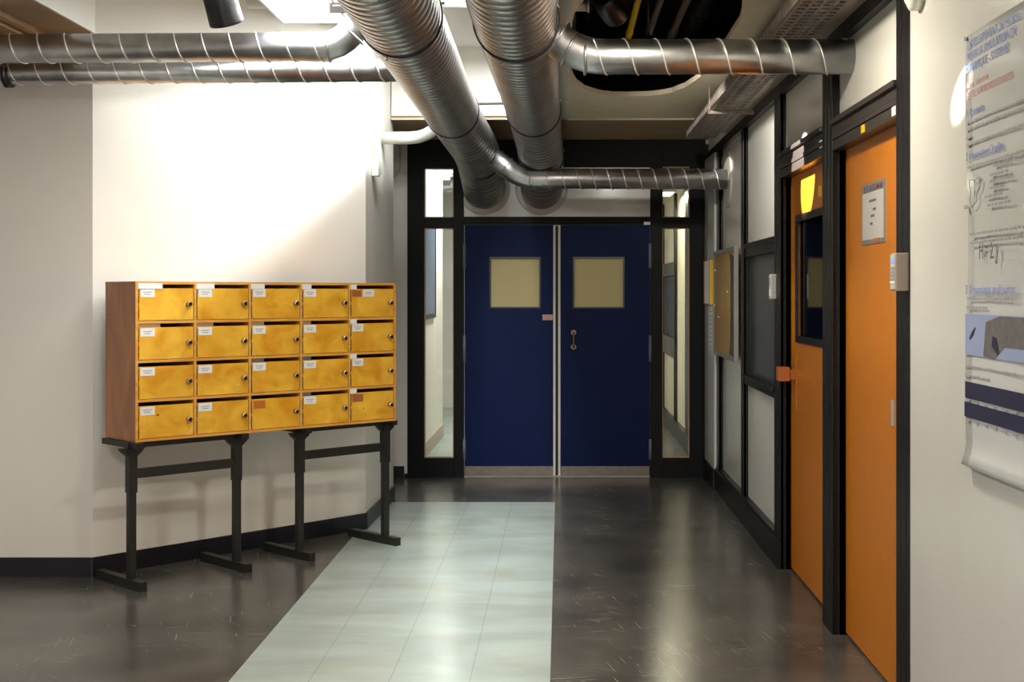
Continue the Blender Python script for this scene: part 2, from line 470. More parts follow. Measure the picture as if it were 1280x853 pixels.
# door jambs against the posts
# rails of the dark window bay
bm = B(); bx(bm, XR+.002, XD, 7.046, 8.24, WZ1+.055, WZ1+.085); bx(bm, XR+.008, XD, 7.046, 8.24, WZ1, WZ1+.055)
bx(bm, XR-.01, XD, 7.046, 8.24, WZ0-.022, WZ0, bev=.003); bx(bm, XR+.006, XD, 7.046, 8.24, WZ0-.06, WZ0-.024)
bx(bm, XR+.012, XD+.02, 7.046, 7.10, WZ0, WZ1); bx(bm, XR+.012, XD+.02, 8.19, 8.24, WZ0, WZ1)
trim(bm)
bm = B(); bx(bm, XR+.035, XR+.041, 7.10, 8.19, WZ0, WZ1); g = struct('window_5', bm, M['dull_glass'])
bm = B(); bx(bm, XD+.03, XD+.06, 7.046, 8.24, WZ0-.05, WZ1+.06)
o = obj('dark_room_sheet', bm, M['dark_glass_back'], g)  # added dark sheet standing for the unlit room behind the glass
# baseboard right
bm = B()
bx(bm, XR-.014, XP+.02, 6.862, 9.64, 0, .155, bev=.003); bx(bm, 1.136, XP+.02, 9.64, YF-.002, 0, .155, bev=.003); bx(bm, XR-.006, XP+.01, 6.862, YF-.002, .155, .172)
struct('baseboard_right', bm, M['black_frame'])

# ---- far partition with its frame
ZH = EYE+(367-281)*YF/F      # door head
def FX(px): return (px-701)*YF/F
def FZ(py): return EYE+(367-py)*YF/F
FT = .09
bm = B()
Z_top = FZ(180)
# stiles
bx(bm, FX(509), FX(530), YF, YF+FT, 0, Z_top, bev=.003)
bx(bm, FX(567), FX(579.5), YF, YF+FT, 0, Z_top, bev=.003)
bx(bm, FX(813), FX(828), YF, YF+FT, 0, Z_top, bev=.003)
bx(bm, FX(862), FX(878.5), YF, YF+FT, 0, Z_top, bev=.003); bx(bm, FX(878.5), 1.33, YF+.02, YF+FT, 0, Z_top)
# rails
bx(bm, FX(530), FX(567), YF+.004, YF+FT, FZ(285), FZ(272), bev=.002)
bx(bm, FX(828), FX(862), YF+.004, YF+FT, FZ(285), FZ(272), bev=.002)
bx(bm, FX(530), FX(567), YF+.004, YF+FT, 0, FZ(573), bev=.002)
bx(bm, FX(828), FX(862), YF+.004, YF+FT, 0, FZ(573), bev=.002)
bx(bm, FX(579.5), FX(813), YF+.004, YF+FT, FZ(281), FZ(271), bev=.002)
bx(bm, FX(530), FX(567), YF+.004, YF+FT, FZ(210), Z_top)
bx(bm, FX(828), FX(862), YF+.004, YF+FT, FZ(208), Z_top)
bx(bm, FX(579.5), FX(813), YF+.004, YF+FT, FZ(209), Z_top)
bx(bm, FX(509), FX(882), YF+.001, YF+FT, Z_top, 2.80)
bx(bm, FX(509)-.02, FX(530), YF-.012, YF+FT, 0, .03, bev=.003)
trim(bm, 'black_far')
bm = B(); bx(bm, FX(579.5), FX(813), YF+.03, YF+.06, FZ(271), FZ(209)); struct('wall_transom_panel', bm, M['panel_white'])
bm = B(); bx(bm, -2.8, FX(509), YF, YF+.1, 0, 2.8); struct('wall_far_left', bm, M['white_wall'])
bm = B(); bx(bm, -2.8, FX(509)-.022, YF-.012, YF, 0, .09); struct('baseboard_far', bm, M['baseboard'])
for n, (x0, x1, z0, z1) in enumerate(((530, 567, FZ(272), FZ(210)), (530, 567, FZ(573), FZ(285)), (828, 862, FZ(272), FZ(208)), (828, 862, FZ(573), FZ(285)))):
    bm = B(); bx(bm, FX(x0), FX(x1), YF+.045, YF+.051, z0, z1)
    g = struct('window_%d' % (n+1), bm, M['glass'])
    bm = B(); t = .008
    for (a, b, c, d) in ((FX(x0), FX(x0)+t, z0, z1), (FX(x1)-t, FX(x1), z0, z1), (FX(x0)+t, FX(x1)-t, z0, z0+t), (FX(x0)+t, FX(x1)-t, z1-t, z1)):
        bx(bm, a, b, YF+.03, YF+.044, c, d)
    obj('glazing_bead', bm, M['trunk_brown'], g)

# corridor beyond
bm = B(); bx(bm, -1.34, -1.22, YF+.1, 13.3, 0, 2.8); struct('wall_corridor_left', bm, M['white_wall'])
bm = B(); bx(bm, -1.22, -1.208, YF+.1, 13.3, 0, .13); struct('baseboard_corridor_left', bm, M['trunk_grey'])
bm = B(); bx(bm, -4.7, 1.5, 16.6, 16.8, 0, 2.8); struct('wall_corridor_end', bm, M['white_wall'])
bm = B(); bx(bm, -4.8, -4.7, 13.2, 16.8, 0, 2.8); bx(bm, -4.7, -1.34, 13.2, 13.3, 0, 2.8); struct('wall_corridor_side', bm, M['white_wall'])
bm = B(); bx(bm, XP, 1.4, YF+.1, 16.6, 0, 2.8); struct('wall_corridor_right', bm, mat('corridor_beige', rgb(196, 184, 154), .5, noise=.03, scale=5))
bm = B(); bx(bm, XR-.01, XP, YF+.1, 16.6, 0, .16); struct('baseboard_corridor_right', bm, M['black_frame'])
for y0, y1 in ((11.7, 12.12), (13.25, 13.33), (14.9, 15.05)):
    bm = B(); bx(bm, XR, XP, y0, y1, 0, 2.5, bev=.003); trim(bm)
bm = B(); bx(bm, XR+.005, XP, 13.33, 14.9, .80, 1.0); bx(bm, XR+.005, XP, 13.33, 14.9, 1.66, 1.80)
trim(bm)
bm = B(); bx(bm, XP-.01, XP+.001, 13.33, 14.9, 1.0, 1.66); g = struct('window_6', bm, M['dark_glass_back'])
bm = B(); bx(bm, -1.219, -1.20, 11.4, 12.3, 1.28, 2.10); struct('window_7', bm, mat('blue_pane', rgb(96, 112, 140), .3))
bm = B()
bx(bm, -1.219, -1.195, 11.35, 11.4, 1.24, 2.14); bx(bm, -1.219, -1.195, 12.3, 12.35, 1.24, 2.14)
bx(bm, -1.219, -1.195, 11.4, 12.3, 1.24, 1.28); bx(bm, -1.219, -1.195, 11.4, 12.3, 2.10, 2.14)
trim(bm)
bm = B(); bx(bm, -4.7, 1.4, YF+.1, 16.8, 2.80, 2.9); struct('ceiling_corridor', bm, M['high_ceiling'])

# ---- ceilings
# lower ceiling on the right with a torn opening
bm = B()
outer = [(.05, -3.0), (XP+.1, -3.0), (XP+.1, 9.07), (.05, 9.07)]
hole = []
cx, cyy = .43, 6.47
for k in range(48):
    a = 2*PI*k/48
    ex = 3.2
    c, s_ = math.cos(a), math.sin(a)
    x = cx+.385*math.copysign(abs(c)**(2/ex), c); y = cyy+1.47*math.copysign(abs(s_)**(2/ex), s_)
    if s_ > .3: y += .10*(1-abs(c))
    hole.append((x+random.uniform(-.006, .006), y+random.uniform(-.01, .01)))
zc = 2.70
ov = [bm.verts.new((x, y, zc)) for x, y in outer]; hv = [bm.verts.new((x, y, zc)) for x, y in hole]
es = [bm.edges.new((ov[i], ov[(i+1) % 4])) for i in range(4)]+[bm.edges.new((hv[i], hv[(i+1) % 48])) for i in range(48)]
bmesh.ops.triangle_fill(bm, use_beauty=True, edges=es)
bad = [f for f in bm.faces if all(v in hv for v in f.verts)]
bmesh.ops.delete(bm, geom=bad, context='FACES')
r = bmesh.ops.extrude_face_region(bm, geom=bm.faces[:])
bmesh.ops.translate(bm, verts=[v for v in r['geom'] if isinstance(v, bmesh.types.BMVert)], vec=(0, 0, .03))
struct('ceiling', bm, M['beige_ceiling'])
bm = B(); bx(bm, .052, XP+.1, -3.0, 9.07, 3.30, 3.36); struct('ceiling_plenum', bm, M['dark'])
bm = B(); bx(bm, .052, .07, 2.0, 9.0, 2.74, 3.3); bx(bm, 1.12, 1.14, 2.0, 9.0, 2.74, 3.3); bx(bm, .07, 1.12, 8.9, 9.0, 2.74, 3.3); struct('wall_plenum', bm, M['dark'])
bm = B(); bx(bm, -.012, .05, -3.0, 9.07, 2.69, 3.25); struct('trim_bulkhead', bm, M['lamp_body'])
bm = B(); bx(bm, -2.44, .0, -3.0, 9.07, 3.20, 3.36); struct('ceiling_high', bm, M['high_ceiling'])
bm = B(); bx(bm, -4.7, -2.43, -3.0, 6.70, 2.82, 3.3); struct('ceiling_low_left', bm, M['soffit'])
bm = B(); bx(bm, -2.43, -2.42, -3.0, 6.70, 2.822, 3.2); struct('wall_recess_side', bm, M['high_ceiling'])
bm = B(); bx(bm, -2.78, -2.72, -3.0, 6.685, 2.775, 2.82); bx(bm, -2.70, -2.66, -3.0, 6.685, 2.79, 2.82); bx(bm, -3.1, -2.95, -3.0, 6.685, 2.73, 2.82); trim(bm, 'trunk_brown')
bm = B(); bx(bm, -2.8, XP+.1, 9.07, YF+.01, 2.70, 3.3); struct('ceiling_beam', bm, M['soffit'])
bm = B(); bx(bm, .05, XP, 9.05, 9.07, 2.73, 3.2); struct('wall_beam_face', bm, M['beige_ceiling'])
bm = B(); bx(bm, -1.19, -.012, 9.05, 9.07, 2.72, 3.2); struct('wall_beam_face_left', bm, M['high_ceiling'])
bm = B(); bx(bm, -1.19, XP, 9.035, 9.0695, 2.69, 2.699, bev=.002); trim(bm, 'trunk_grey' if 0 else 'beige_ceiling')

# ================================================================== BLUE DOORS
def far_door(n, x0, x1, wx0, wx1, meet, hinge_x):
    bm = B(); bx(bm, FX(x0), FX(x1), YF+.02, YF+.06, .01, FZ(281.5))
    # cut: build around window
    bm.free(); bm = B()
    a, b, c, d = FX(x0), FX(x1), FX(wx0), FX(wx1); z0, z1 = FZ(384), FZ(323)
    bx(bm, a, c, YF+.02, YF+.06, .01, FZ(281.5)); bx(bm, d, b, YF+.02, YF+.06, .01, FZ(281.5))
    bx(bm, c, d, YF+.02, YF+.06, .01, z0); bx(bm, c, d, YF+.02, YF+.06, z1, FZ(281.5))
    bmesh.ops.remove_doubles(bm, verts=bm.verts, dist=.0001)
    dr = struct('door_%d' % n, bm, M['blue_door'])
    box_obj('vision_pane', (c, d, YF+.036, YF+.044, z0, z1), M['frosted'], dr)
    bm = B(); t = .012
    for (p, q, r_, s_) in ((c-t, c, z0-t, z1+t), (d, d+t, z0-t, z1+t), (c, d, z0-t, z0), (c, d, z1, z1+t)):
        bx(bm, p, q, YF+.014, YF+.036, r_, s_)
    obj('pane_frame', bm, M['black'], dr)
    box_obj('kick_plate', (a+.004, b-.004, YF+.0165, YF+.0195, .012, FZ(583.5)), M['kick'], dr)
    for (yc, h) in ((320, .10), (436, .105), (562, .08)):
        bm = B(); xx = FX(hinge_x)
        tube(bm, [(xx, YF-.002, FZ(yc)-h), (xx, YF-.002, FZ(yc)+h)], .009, 12)
        bx(bm, xx-.012, xx+.012, YF+.004, YF+.010, FZ(yc)-h, FZ(yc)+h)
        obj('hinge', bm, M['hinge'], dr)
    box_obj('edge_strip', (meet[0], meet[1], YF+.012, YF+.062, .012, FZ(282)), M['white_edge'], dr)
    return dr
dl = far_door(1, 580.5, 692, 613.5, 674, (FX(691.5), FX(694.2)), 580)
dr = far_door(2, 700.5, 812.5, 718, 779, (FX(697.8), FX(700.5)), 813)
box_obj('gap_strip', (FX(694.3), FX(697.7), YF+.03, YF+.05, .012, FZ(282)), M['dark_gap'], dl)  # black strip filling the gap between the two leaves
box_obj('name_plate', (FX(678), FX(691), YF+.015, YF+.0195, FZ(400.5), FZ(393.5)), M['pinkplate'], dl, bev=.001)
bm = B()
zc1, zc2, xx = FZ(416), FZ(434), FX(717)
tube(bm, [(xx, YF+.019, zc1), (xx, YF-.006, zc1)], .022, 16)
tube(bm, [(xx, YF+.019, zc2), (xx, YF-.006, zc2)], .022, 16)
tube(bm, smooth_corner([(xx, YF-.004, zc1), (xx, YF-.04, zc1), (xx, YF-.04, zc2), (xx, YF-.004, zc2)], .02), .0075, 10)
obj('pull_handle', bm, M['handle'], dr)
box_obj('closer_block', (FX(805), FX(813), YF+.002, YF+.0195, FZ(281), FZ(277.5)), M['steel'], dr)

# ================================================================== ORANGE DOORS
def orange_door(n, y1, y0, window=None):
    bm = B(); z1 = HD0+.03
    if window:
        wy1, wy0, wz0, wz1 = window
        bx(bm, XD, XD+.045, wy1, y1, .012, z1); bx(bm, XD, XD+.045, y0, wy0, .012, z1)
        bx(bm, XD, XD+.045, wy0, wy1, .012, wz0); bx(bm, XD, XD+.045, wy0, wy1, wz1, z1)
        bmesh.ops.remove_doubles(bm, verts=bm.verts, dist=.0001)
    else: bx(bm, XD, XD+.045, y0, y1, .012, z1)
    d = struct('door_%d' % n, bm, M['orange_door'])
    if window:
        bm = B(); t = .028
        for (a, b, c, e) in ((wy1-t, wy1+.008, wz0-.008, wz1+.008), (wy0-.008, wy0+t, wz0-.008, wz1+.008), (wy0+t, wy1-t, wz0-.008, wz0+t), (wy0+t, wy1-t, wz1-t, wz1+.008)):
            bx(bm, XD-.010, XD-.0005, a, b, c, e)
        obj('pane_frame', bm, M['black'], d)
        box_obj('vision_pane', (XD+.012, XD+.018, wy0, wy1, wz0, wz1), M['smoke_glass'], d)
        box_obj('pane_backing', (XD+.03, XD+.04, wy0, wy1, wz0, wz1), mat('navy_backing', rgb(22, 24, 44), .6), d)
    return d
d3 = orange_door(3, 6.86, 5.745, (6.68, 5.95, 1.225, 1.865))
d4 = orange_door(4, 5.542, 4.484)
bm = B(); bx(bm, XD-.09, XD-.03, 6.72, 6.80, 1.01, 1.085, bev=.006); bx(bm, XD-.03, XD, 6.735, 6.785, 1.02, 1.07)
obj('door_knob', bm, M['orange_block'], d3)
bm = B(); bx(bm, XD-.004, XD, 6.70, 6.76, .86, 1.15, bev=.001); obj('lock_plate', bm, M['orange_door'], d3)
box_obj('strike_plate', (XD-.004, XD, 4.735, 4.775, .98, 1.075), M['steel'], d4, bev=.001)
# rotation for writing on the right wall: reading direction runs towards the camera
RW = Matrix(((0, 0, -1, 0), (-1, 0, 0, 0), (0, 1, 0, 0), (0, 0, 0, 1)))
def onwall(x, y, z): return Matrix.Translation((x, y, z)) @ RW

# ================================================================== MAILBOX CABINET
ang = math.atan2(7.488-6.39, -.958+2.11)
L_, D_, Z0c, Z1c = 1.591, .345, .7300, 1.530
cab = thing('mailbox_cabinet', 'birch pigeonhole mailbox cabinet with twenty locking doors standing on two black frames', 'cabinet', (-2.11, 6.39, Z0c), ang)
t = .014; H_ = Z1c-Z0c
cw = (L_-6*t)/5; rh = (H_-5*t)/4
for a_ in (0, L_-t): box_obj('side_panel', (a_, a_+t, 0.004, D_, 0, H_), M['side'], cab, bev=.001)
bm = B()
for i in range(5):
    z = i*(rh+t); bx(bm, 0 if i in (0, 4) else t, L_ if i in (0, 4) else L_-t, 0 if i in (0, 4) else 0, D_-.01 if i not in (0, 4) else D_-.002, z, z+t) if i in (1, 2, 3) else bx(bm, t*.0+.0001, L_-.0001, 0.0, D_-.01, z+.0001, z+t-.0001)
for i in range(1, 5):
    x = i*(cw+t)
    for j in range(4):
        z = j*(rh+t)+t; bx(bm, x, x+t, 0, D_-.01, z, z+rh)
bx(bm, 0.0, t, -.0005, .004, t, H_-t); bx(bm, L_-t, L_, -.0005, .004, t, H_-t)
obj('shelf_grid', bm, M['edge'], cab)
box_obj('back_panel', (t, L_-t, D_-.009, D_-.001, t, H_-t), M['inside'], cab)
slot = .019
dh = rh-slot-.003
def door_mesh():
    bm = B(); bx(bm, .005, cw-.003, .0, .013, 0, dh, bev=.0012); return bm
proto = None
nolabel = {(3, 2), (3, 4)}
lockcol = {}
me_door = None
def lock_bm():
    bm = B()
    tube(bm, [(0, .002, 0), (0, -.020, 0), (0, -.023, 0)], [.0135, .0135, .0115], 18)
    return bm
def hole_bm():
    bm = B(); tube(bm, [(0, -.0225, 0), (0, -.0245, 0)], .0085, 14); return bm
def ink_bm(w_, h_):
    bm = B()
    for k, (a, b) in enumerate(((.18, .8), (.25, .7))):
        bx(bm, w_*a, w_*b, -.0022, -.0014, h_*(.58-.26*k), h_*(.66-.26*k))
    return bm
parts = {}
def inst(key, name, builder, m, parent, loc):
    if key not in parts:
        o = obj(name, builder(), m, parent, loc); parts[key] = o.data; return o
    o = bpy.data.objects.new(name, parts[key]); COL.objects.link(o); o.parent = parent; o.location = loc; return o
lw, lh = .076, .041
for j in range(4):            # j = row from the top
    for i in range(5):
        x0 = t+i*(cw+t); zb = (3-j)*(rh+t)+t+.002
        d = inst('door', 'door', door_mesh, M['birch'], cab, (x0, .0015, zb))
        inst('lock', 'lock', lock_bm, M['lock'], d, (cw-.031, 0, dh*.50))
        inst('hole', 'keyhole', hole_bm, M['lock_hole'], d, (cw-.031, 0, dh*.50))
        def hinge_bm():
            bm = B(); tube(bm, [(0, -.001, 0), (0, -.001, dh*.40)], .0028, 8); return bm
        inst('hg', 'hinge', hinge_bm, M['lock_hole'], d, (.0025, 0, .006))
        inst('hg', 'hinge', hinge_bm, M['lock_hole'], d, (.0025, 0, dh*.54))
        if (j, i) not in nolabel:
            lx = .012 if (j, i) != (0, 4) else .085
            lz = dh-lh-.004
            def lb():
                bm = B(); bx(bm, 0, lw, -.0014, 0, 0, lh); return bm
            l = inst('label', 'name_label', lb, M['paper'], d, (lx, 0, lz))
            inst('ink', 'lettering', lambda: ink_bm(lw, lh), M['ink'], l, (0, 0, 0))
            if (j, i) == (0, 4):
                g = box_obj('glue_mark', (.012, .076, -.0008, 0, dh-lh-.004, dh-.008), M['ghost_red'], d)
        else:
            g = box_obj('glue_mark', (.014, .086, -.0008, 0, dh-lh-.010, dh-.008), M['ghost'] if i == 2 else M['ghost_red'], d)
        # paper tape over the slot
        zs = dh-.001
        if j == 0:
            tw = (.128, .100, .080, .056, .040)[i]
            box_obj('slot_tape', (-.002, tw, -.0042, -.0025, zs-.002, zs+.026), M['paper'], d)
        elif i == 4:
            box_obj('slot_tape', (-.004, .040, -.0042, -.0025, zs-.002, zs+.026), M['paper'], d)
        elif (j == 1) or (j in (2,) and i in (2, 3)) or (j == 3 and i == 3):
            tw = (.118, .096, .078, .056)[i]
            box_obj('slot_tape', (0, tw, .0005, .002, zs+.001, zs+.020), M['tape'] if j == 1 else M['ink_dark'], d)
        if (j, i) == (3, 0):
            bm = B(); tube(bm, [(.105, .001, dh*.70), (.105, -.0008, dh*.70)], .005, 10); obj('drilled_hole', bm, M['lock_hole'], d)
        if (j, i) == (3, 4):
            bm = B(); tube(bm, [(.09, .001, dh*.42), (.09, -.0008, dh*.42)], .004, 10); obj('drilled_hole', bm, M['ghost_red'], d)
        if (j, i) == (2, 1):
            bm = B(); tube(bm, [(cw-.062, .001, dh*.30), (cw-.062, -.003, dh*.30)], .004, 10); obj('pin', bm, M['paper'], d)
        if (j, i) == (3, 1):
            bm = B(); prism_m(bm, [(0, 0), (.004, .03), (.002, .03), (-.002, 0)], 0, .0006, Matrix.Translation((cw*.62, -.0004, dh*.5)) @ Matrix.Rotation(PI/2, 4, 'X')); obj('scratch_mark', bm, M['ghost_red'], d)

# two black frames that carry it
sang = math.atan2(.7206, .693)
def stand(u0, width, label):
    u = Vector((math.cos(sang), math.sin(sang), 0))
    base = Vector((-2.057, 6.345, 0))+u*u0
    s = thing('metal_stand', label, 'stand', base, sang, 'black frames under the mailbox cabinet')
    pv = .12
    for x in (0, width):
        bm = B(); bx(bm, x-.019, x+.019, pv-.017, pv+.017, .045, .50, bev=.002); obj('leg', bm, M['stand'], s)
        bm = B(); bx(bm, x-.023, x+.023, pv-.021, pv+.021, .475, .70, bev=.002)
        tube(bm, [(x+.0, pv-.021, .50), (x, pv-.026, .50)], .007, 10)
        obj('sleeve', bm, M['stand'], s)
        bm = B(); bx(bm, x-.021, x+.021, 0, .452, .0, .046, bev=.002); obj('foot', bm, M['stand'], s)
        # arm under the cabinet with tapered ends
        bm = B(); bx(bm, x-.020, x+.020, .03, .39, .700, .729)
        obj('bracket_arm', bm, M['stand'], s)
    bm = B(); bx(bm, .0231, width-.0231, pv-.014, pv+.014, .545, .592, bev=.002); obj('crossbar', bm, M['stand'], s)
    bm = B(); bx(bm, -.03, width+.03, pv-.0215, pv+.0215, .699, .7295)
    for x, sg in ((0, 1), (width, -1)):
        for q in (1, -1):
            a = x+q*.023
            Mx = Matrix.Translation((a, pv, .699)) @ Matrix.Rotation(PI/2, 4, 'X')
            prism_m(bm, [(0, 0), (q*.045, 0), (q*.03, -.02), (0, -.045)], -.014, .014, Mx)
    obj('top_rail', bm, M['stand'], s)
    return s
stand(0.0, .60, 'black metal H-frame stand under the left end of the mailbox cabinet')
stand(1.0, .60, 'black metal H-frame stand under the right end of the mailbox cabinet')

# ================================================================== DUCTS
def ribbed(path, r, pitch=.085, amp=-.0065, step=None):
    pts = [Vector(p) for p in path]; out = []; rad = []
    total = 0; segs = []
    for a, b in zip(pts, pts[1:]): segs.append((total, a, b)); total += (b-a).length
    marks = []; s = 0
    while s < total:
        for ds, dr_ in ((0, 0), (pitch*.45, .0012), (pitch*.86, 0), (pitch*.91, amp), (pitch*.95, amp)):
            if s+ds < total: marks.append((s+ds, dr_))
        s += pitch
    marks.append((total, 0))
    for s, dr_ in marks:
        for s0, a, b in segs:
            l = (b-a).length
            if s <= s0+l+1e-6: out.append(a.lerp(b, min(1, (s-s0)/l))); rad.append(r+dr_); break
    return out, rad
def big_duct(name, label, path, r, bands, end_at, screws=()):
    root = thing(name, label, 'duct', tuple(path[0]), 0, 'large round ducts over the corridor')
    o0 = Vector(path[0])
    main = smooth_corner(path[:-1]+[path[-1]], .35, 8)
    pts, rad = ribbed(main, r)
    bm = B(); tube(bm, [p-o0 for p in pts], rad, 48, caps=False, base=r)
    obj('duct_tube', bm, [M['galv_big'], M['groove']], root)
    fr = frames([Vector(p) for p in main])
    for (P0, d) in bands:
        P0 = Vector(P0); d = Vector(d).normalized()
        bm = B(); tube(bm, [P0-o0-d*.014, P0-o0-d*.012, P0-o0+d*.012, P0-o0+d*.014], [r+.002, r+.008, r+.008, r+.002], 48, caps=False)
        obj('joint_band', bm, M['band'], root)
        u = Vector((0, 0, 1)); v = d.cross(u).normalized(); u = v.cross(d)
        for a in (20, 160, 250):
            a = math.radians(a); n = u*math.sin(a)+v*math.cos(a)
            bm = B(); c = P0-o0+d*.06
            tube(bm, [c+n*(r), c+n*(r+.02)], .004, 8); tube(bm, [c+n*(r+.012), c+n*(r+.018)], .008, 6)
            obj('screw', bm, M['steel'], root)
    e = Vector(end_at)
    bm = B(); tube(bm, [e-o0+Vector((0, .0, 0)), e-o0+Vector((0, -.012, 0)), e-o0+Vector((0, -.014, 0))], [r+.045, r+.045, r+.035], 48)
    obj('wall_collar', bm, M['collar'], root)
    return root
rb = .165
ZC = EYE
pL = [Vector((-.60, -2.6, 2.545)), Vector((-.637, 4.85, 2.575)), P(568, 145, 8.25), P(598, 192, 9.35), P(604, 228, 10.0), P(605, 236, 10.318)]
pR = [Vector((-.19, -2.6, 2.55)), Vector((-.180, 4.75, 2.553)), P(668, 143, 8.25), P(676, 190, 9.35), P(677, 228, 10.0), P(677, 236, 10.318)]
def lerp_y(p, Y):
    for a, b in zip(p, p[1:]):
        if a.y <= Y <= b.y: return a.lerp(b, (Y-a.y)/(b.y-a.y)), (b-a).normalized()
bl = [lerp_y(pL, 5.12), lerp_y(pL, 8.0), lerp_y(pL, 9.42)]
br = [lerp_y(pR, 5.12), lerp_y(pR, 8.0), lerp_y(pR, 9.42)]
big_duct('spiral_duct', 'left of two fat galvanised spiral ducts running to the blue doors', pL, rb, bl, (pL[-1].x, YF+.03, pL[-1].z))
big_duct('spiral_duct', 'right of two fat galvanised spiral ducts, under the ceiling edge', pR, rb, br, (pR[-1].x, YF+.03, pR[-1].z))

def small_duct(name, label, path, r, seam_from, pitch=.13, corner=.12, elbow_rings=(), collar=None, group=None, mat_='galv', tie=None):
    """seam_from: index of the straight run (start point, end point) that carries the spiral seam"""
    o0 = Vector(path[0])
    root = thing(name, label, 'duct', tuple(o0), 0, group)
    pp = smooth_corner(path, corner, 4) if len(path) > 2 else [Vector(p) for p in path]
    bm = B(); tube(bm, [Vector(p)-o0 for p in pp], r, 36, caps=True)
    obj('duct_tube', bm, M[mat_], root)
    if seam_from:
        a, b = Vector(seam_from[0])-o0, Vector(seam_from[1])-o0
        d = (b-a).normalized(); u = Vector((0, 0, 1)); u = (u-d*u.dot(d)).normalized(); v = d.cross(u)
        n = int((b-a).length/pitch*24)
        hp = [a+d*(i/24*pitch)+(u*math.cos(2*PI*i/24)+v*math.sin(2*PI*i/24))*(r+.0012) for i in range(n)]
        bm = B(); tube(bm, hp, .0036, 6); obj('spiral_seam', bm, M['seam'], root)
    for (c, d) in elbow_rings:
        c = Vector(c)-o0; d = Vector(d).normalized()
        bm = B(); tube(bm, [c-d*.006, c-d*.004, c+d*.004, c+d*.006], [r+.0005, r+.005, r+.005, r+.0005], 36, caps=False)
        obj('elbow_joint', bm, M['galv'], root)
    if collar:
        c, d, rr, m = collar
        c = Vector(c)-o0; d = Vector(d).normalized()
        bm = B(); tube(bm, [c, c-d*.012, c-d*.014], [rr, rr, rr-.01], 40); obj('wall_collar', bm, M[m], root)
    if tie:
        c, d = tie
        c = Vector(c)-o0; d = Vector(d).normalized()
        for k in (0, .022):
            bm = B(); tube(bm, [c+d*k-d*.005, c+d*k+d*.005], r+.005, 36); obj('strap', bm, M['black'], root)
    return root
X = Vector((1, 0, 0))
# upper right branch
Yb = 5.31; zb = P(0, 71, Yb).z
small_duct('branch_duct', 'galvanised spiral branch duct crossing to the wall above the nearer orange door',
           [(-.03, Yb, zb+.10), (P(700, 0, Yb).x, Yb, zb+.055), (P(735, 0, Yb).x, Yb, zb), (XP, Yb, zb)], .072,
           ((P(738, 0, Yb).x, Yb, zb), (XP-.02, Yb, zb)), .13, .07,
           (((P(731, 0, Yb).x, Yb, zb), X), ((P(712, 0, Yb).x, Yb, zb+.032), (1, 0, -.5)), ((-.003, Yb, zb+.075), (1, 0, -.6))),
           None, 'thin branch ducts')
# lower branch
Yc = 9.21; zl = P(0, 224, Yc).z
small_duct('branch_duct', 'galvanised spiral branch duct crossing in front of the transom above the blue doors',
           [(P(612, 0, Yc).x, Yc-.06, P(0, 195, Yc).z), (P(652, 0, Yc).x, Yc, zl+.004), (XP, Yc, zl)], .073,
           ((P(660, 0, Yc).x, Yc, zl), (XR-.02, Yc, zl)), .11, .09,
           (((P(662, 0, Yc).x, Yc, zl), X), ((P(633, 0, Yc).x, Yc-.03, zl+.085), (1, 0, -.75))),
           ((XP, Yc, zl), X, .20, 'collar'), 'thin branch ducts')
# left pair
Yu, Yl = 6.15, 6.43
zu0, zu1 = P(0, 61, Yu).z, P(0, 58.5, Yu).z
xe = P(425, 0, Yu).x
small_duct('branch_duct', 'upper of two galvanised ducts along the left wall, bending up at its end',
           [(-4.6, Yu, zu0-.01), (xe, Yu, zu1), (P(462, 0, Yu).x, Yu-.02, P(0, 14, Yu).z)], .069,
           ((-4.58, Yu, zu0-.01), (xe-.03, Yu, zu1)), .13, .10,
           (((P(412, 0, Yu).x, Yu, zu1), X), ((P(440, 0, Yu).x, Yu-.01, P(0, 43, Yu).z), (1, 0, 1.1))), None, 'thin branch ducts')
small_duct('branch_duct', 'lower of two galvanised ducts along the left wall, with black straps',
           [(-4.6, Yl, P(0, 95.5, Yl).z), (-.82, Yl, P(0, 88, Yl).z)], .056,
           ((-4.58, Yl, P(0, 95.5, Yl).z), (-.83, Yl, P(0, 88, Yl).z)), .13, .1, (), None, 'thin branch ducts',
           tie=(P(8, 94.5, Yl), X))
# white painted pipe beside the far wall
Yw = 8.66
small_duct('painted_pipe', 'white painted pipe bending up behind the left spiral duct',
           [(-1.22, Yw, P(0, 172.5, Yw).z), (P(535, 0, Yw).x, Yw, P(0, 172.5, Yw).z), (P(576, 0, Yw).x, Yw, P(0, 124, Yw).z), (-.06, Yw, P(0, 122, Yw).z)],
           .042, None, .1, .12, (), None, None, 'paint_pipe')
small_duct('painted_pipe', 'white painted pipe crossing high between the two spiral ducts',
           [(-1.7, 7.0, 3.08), (-.02, 7.0, 3.08)], .06, None, .1, .1, (), None, None, 'paint_pipe')

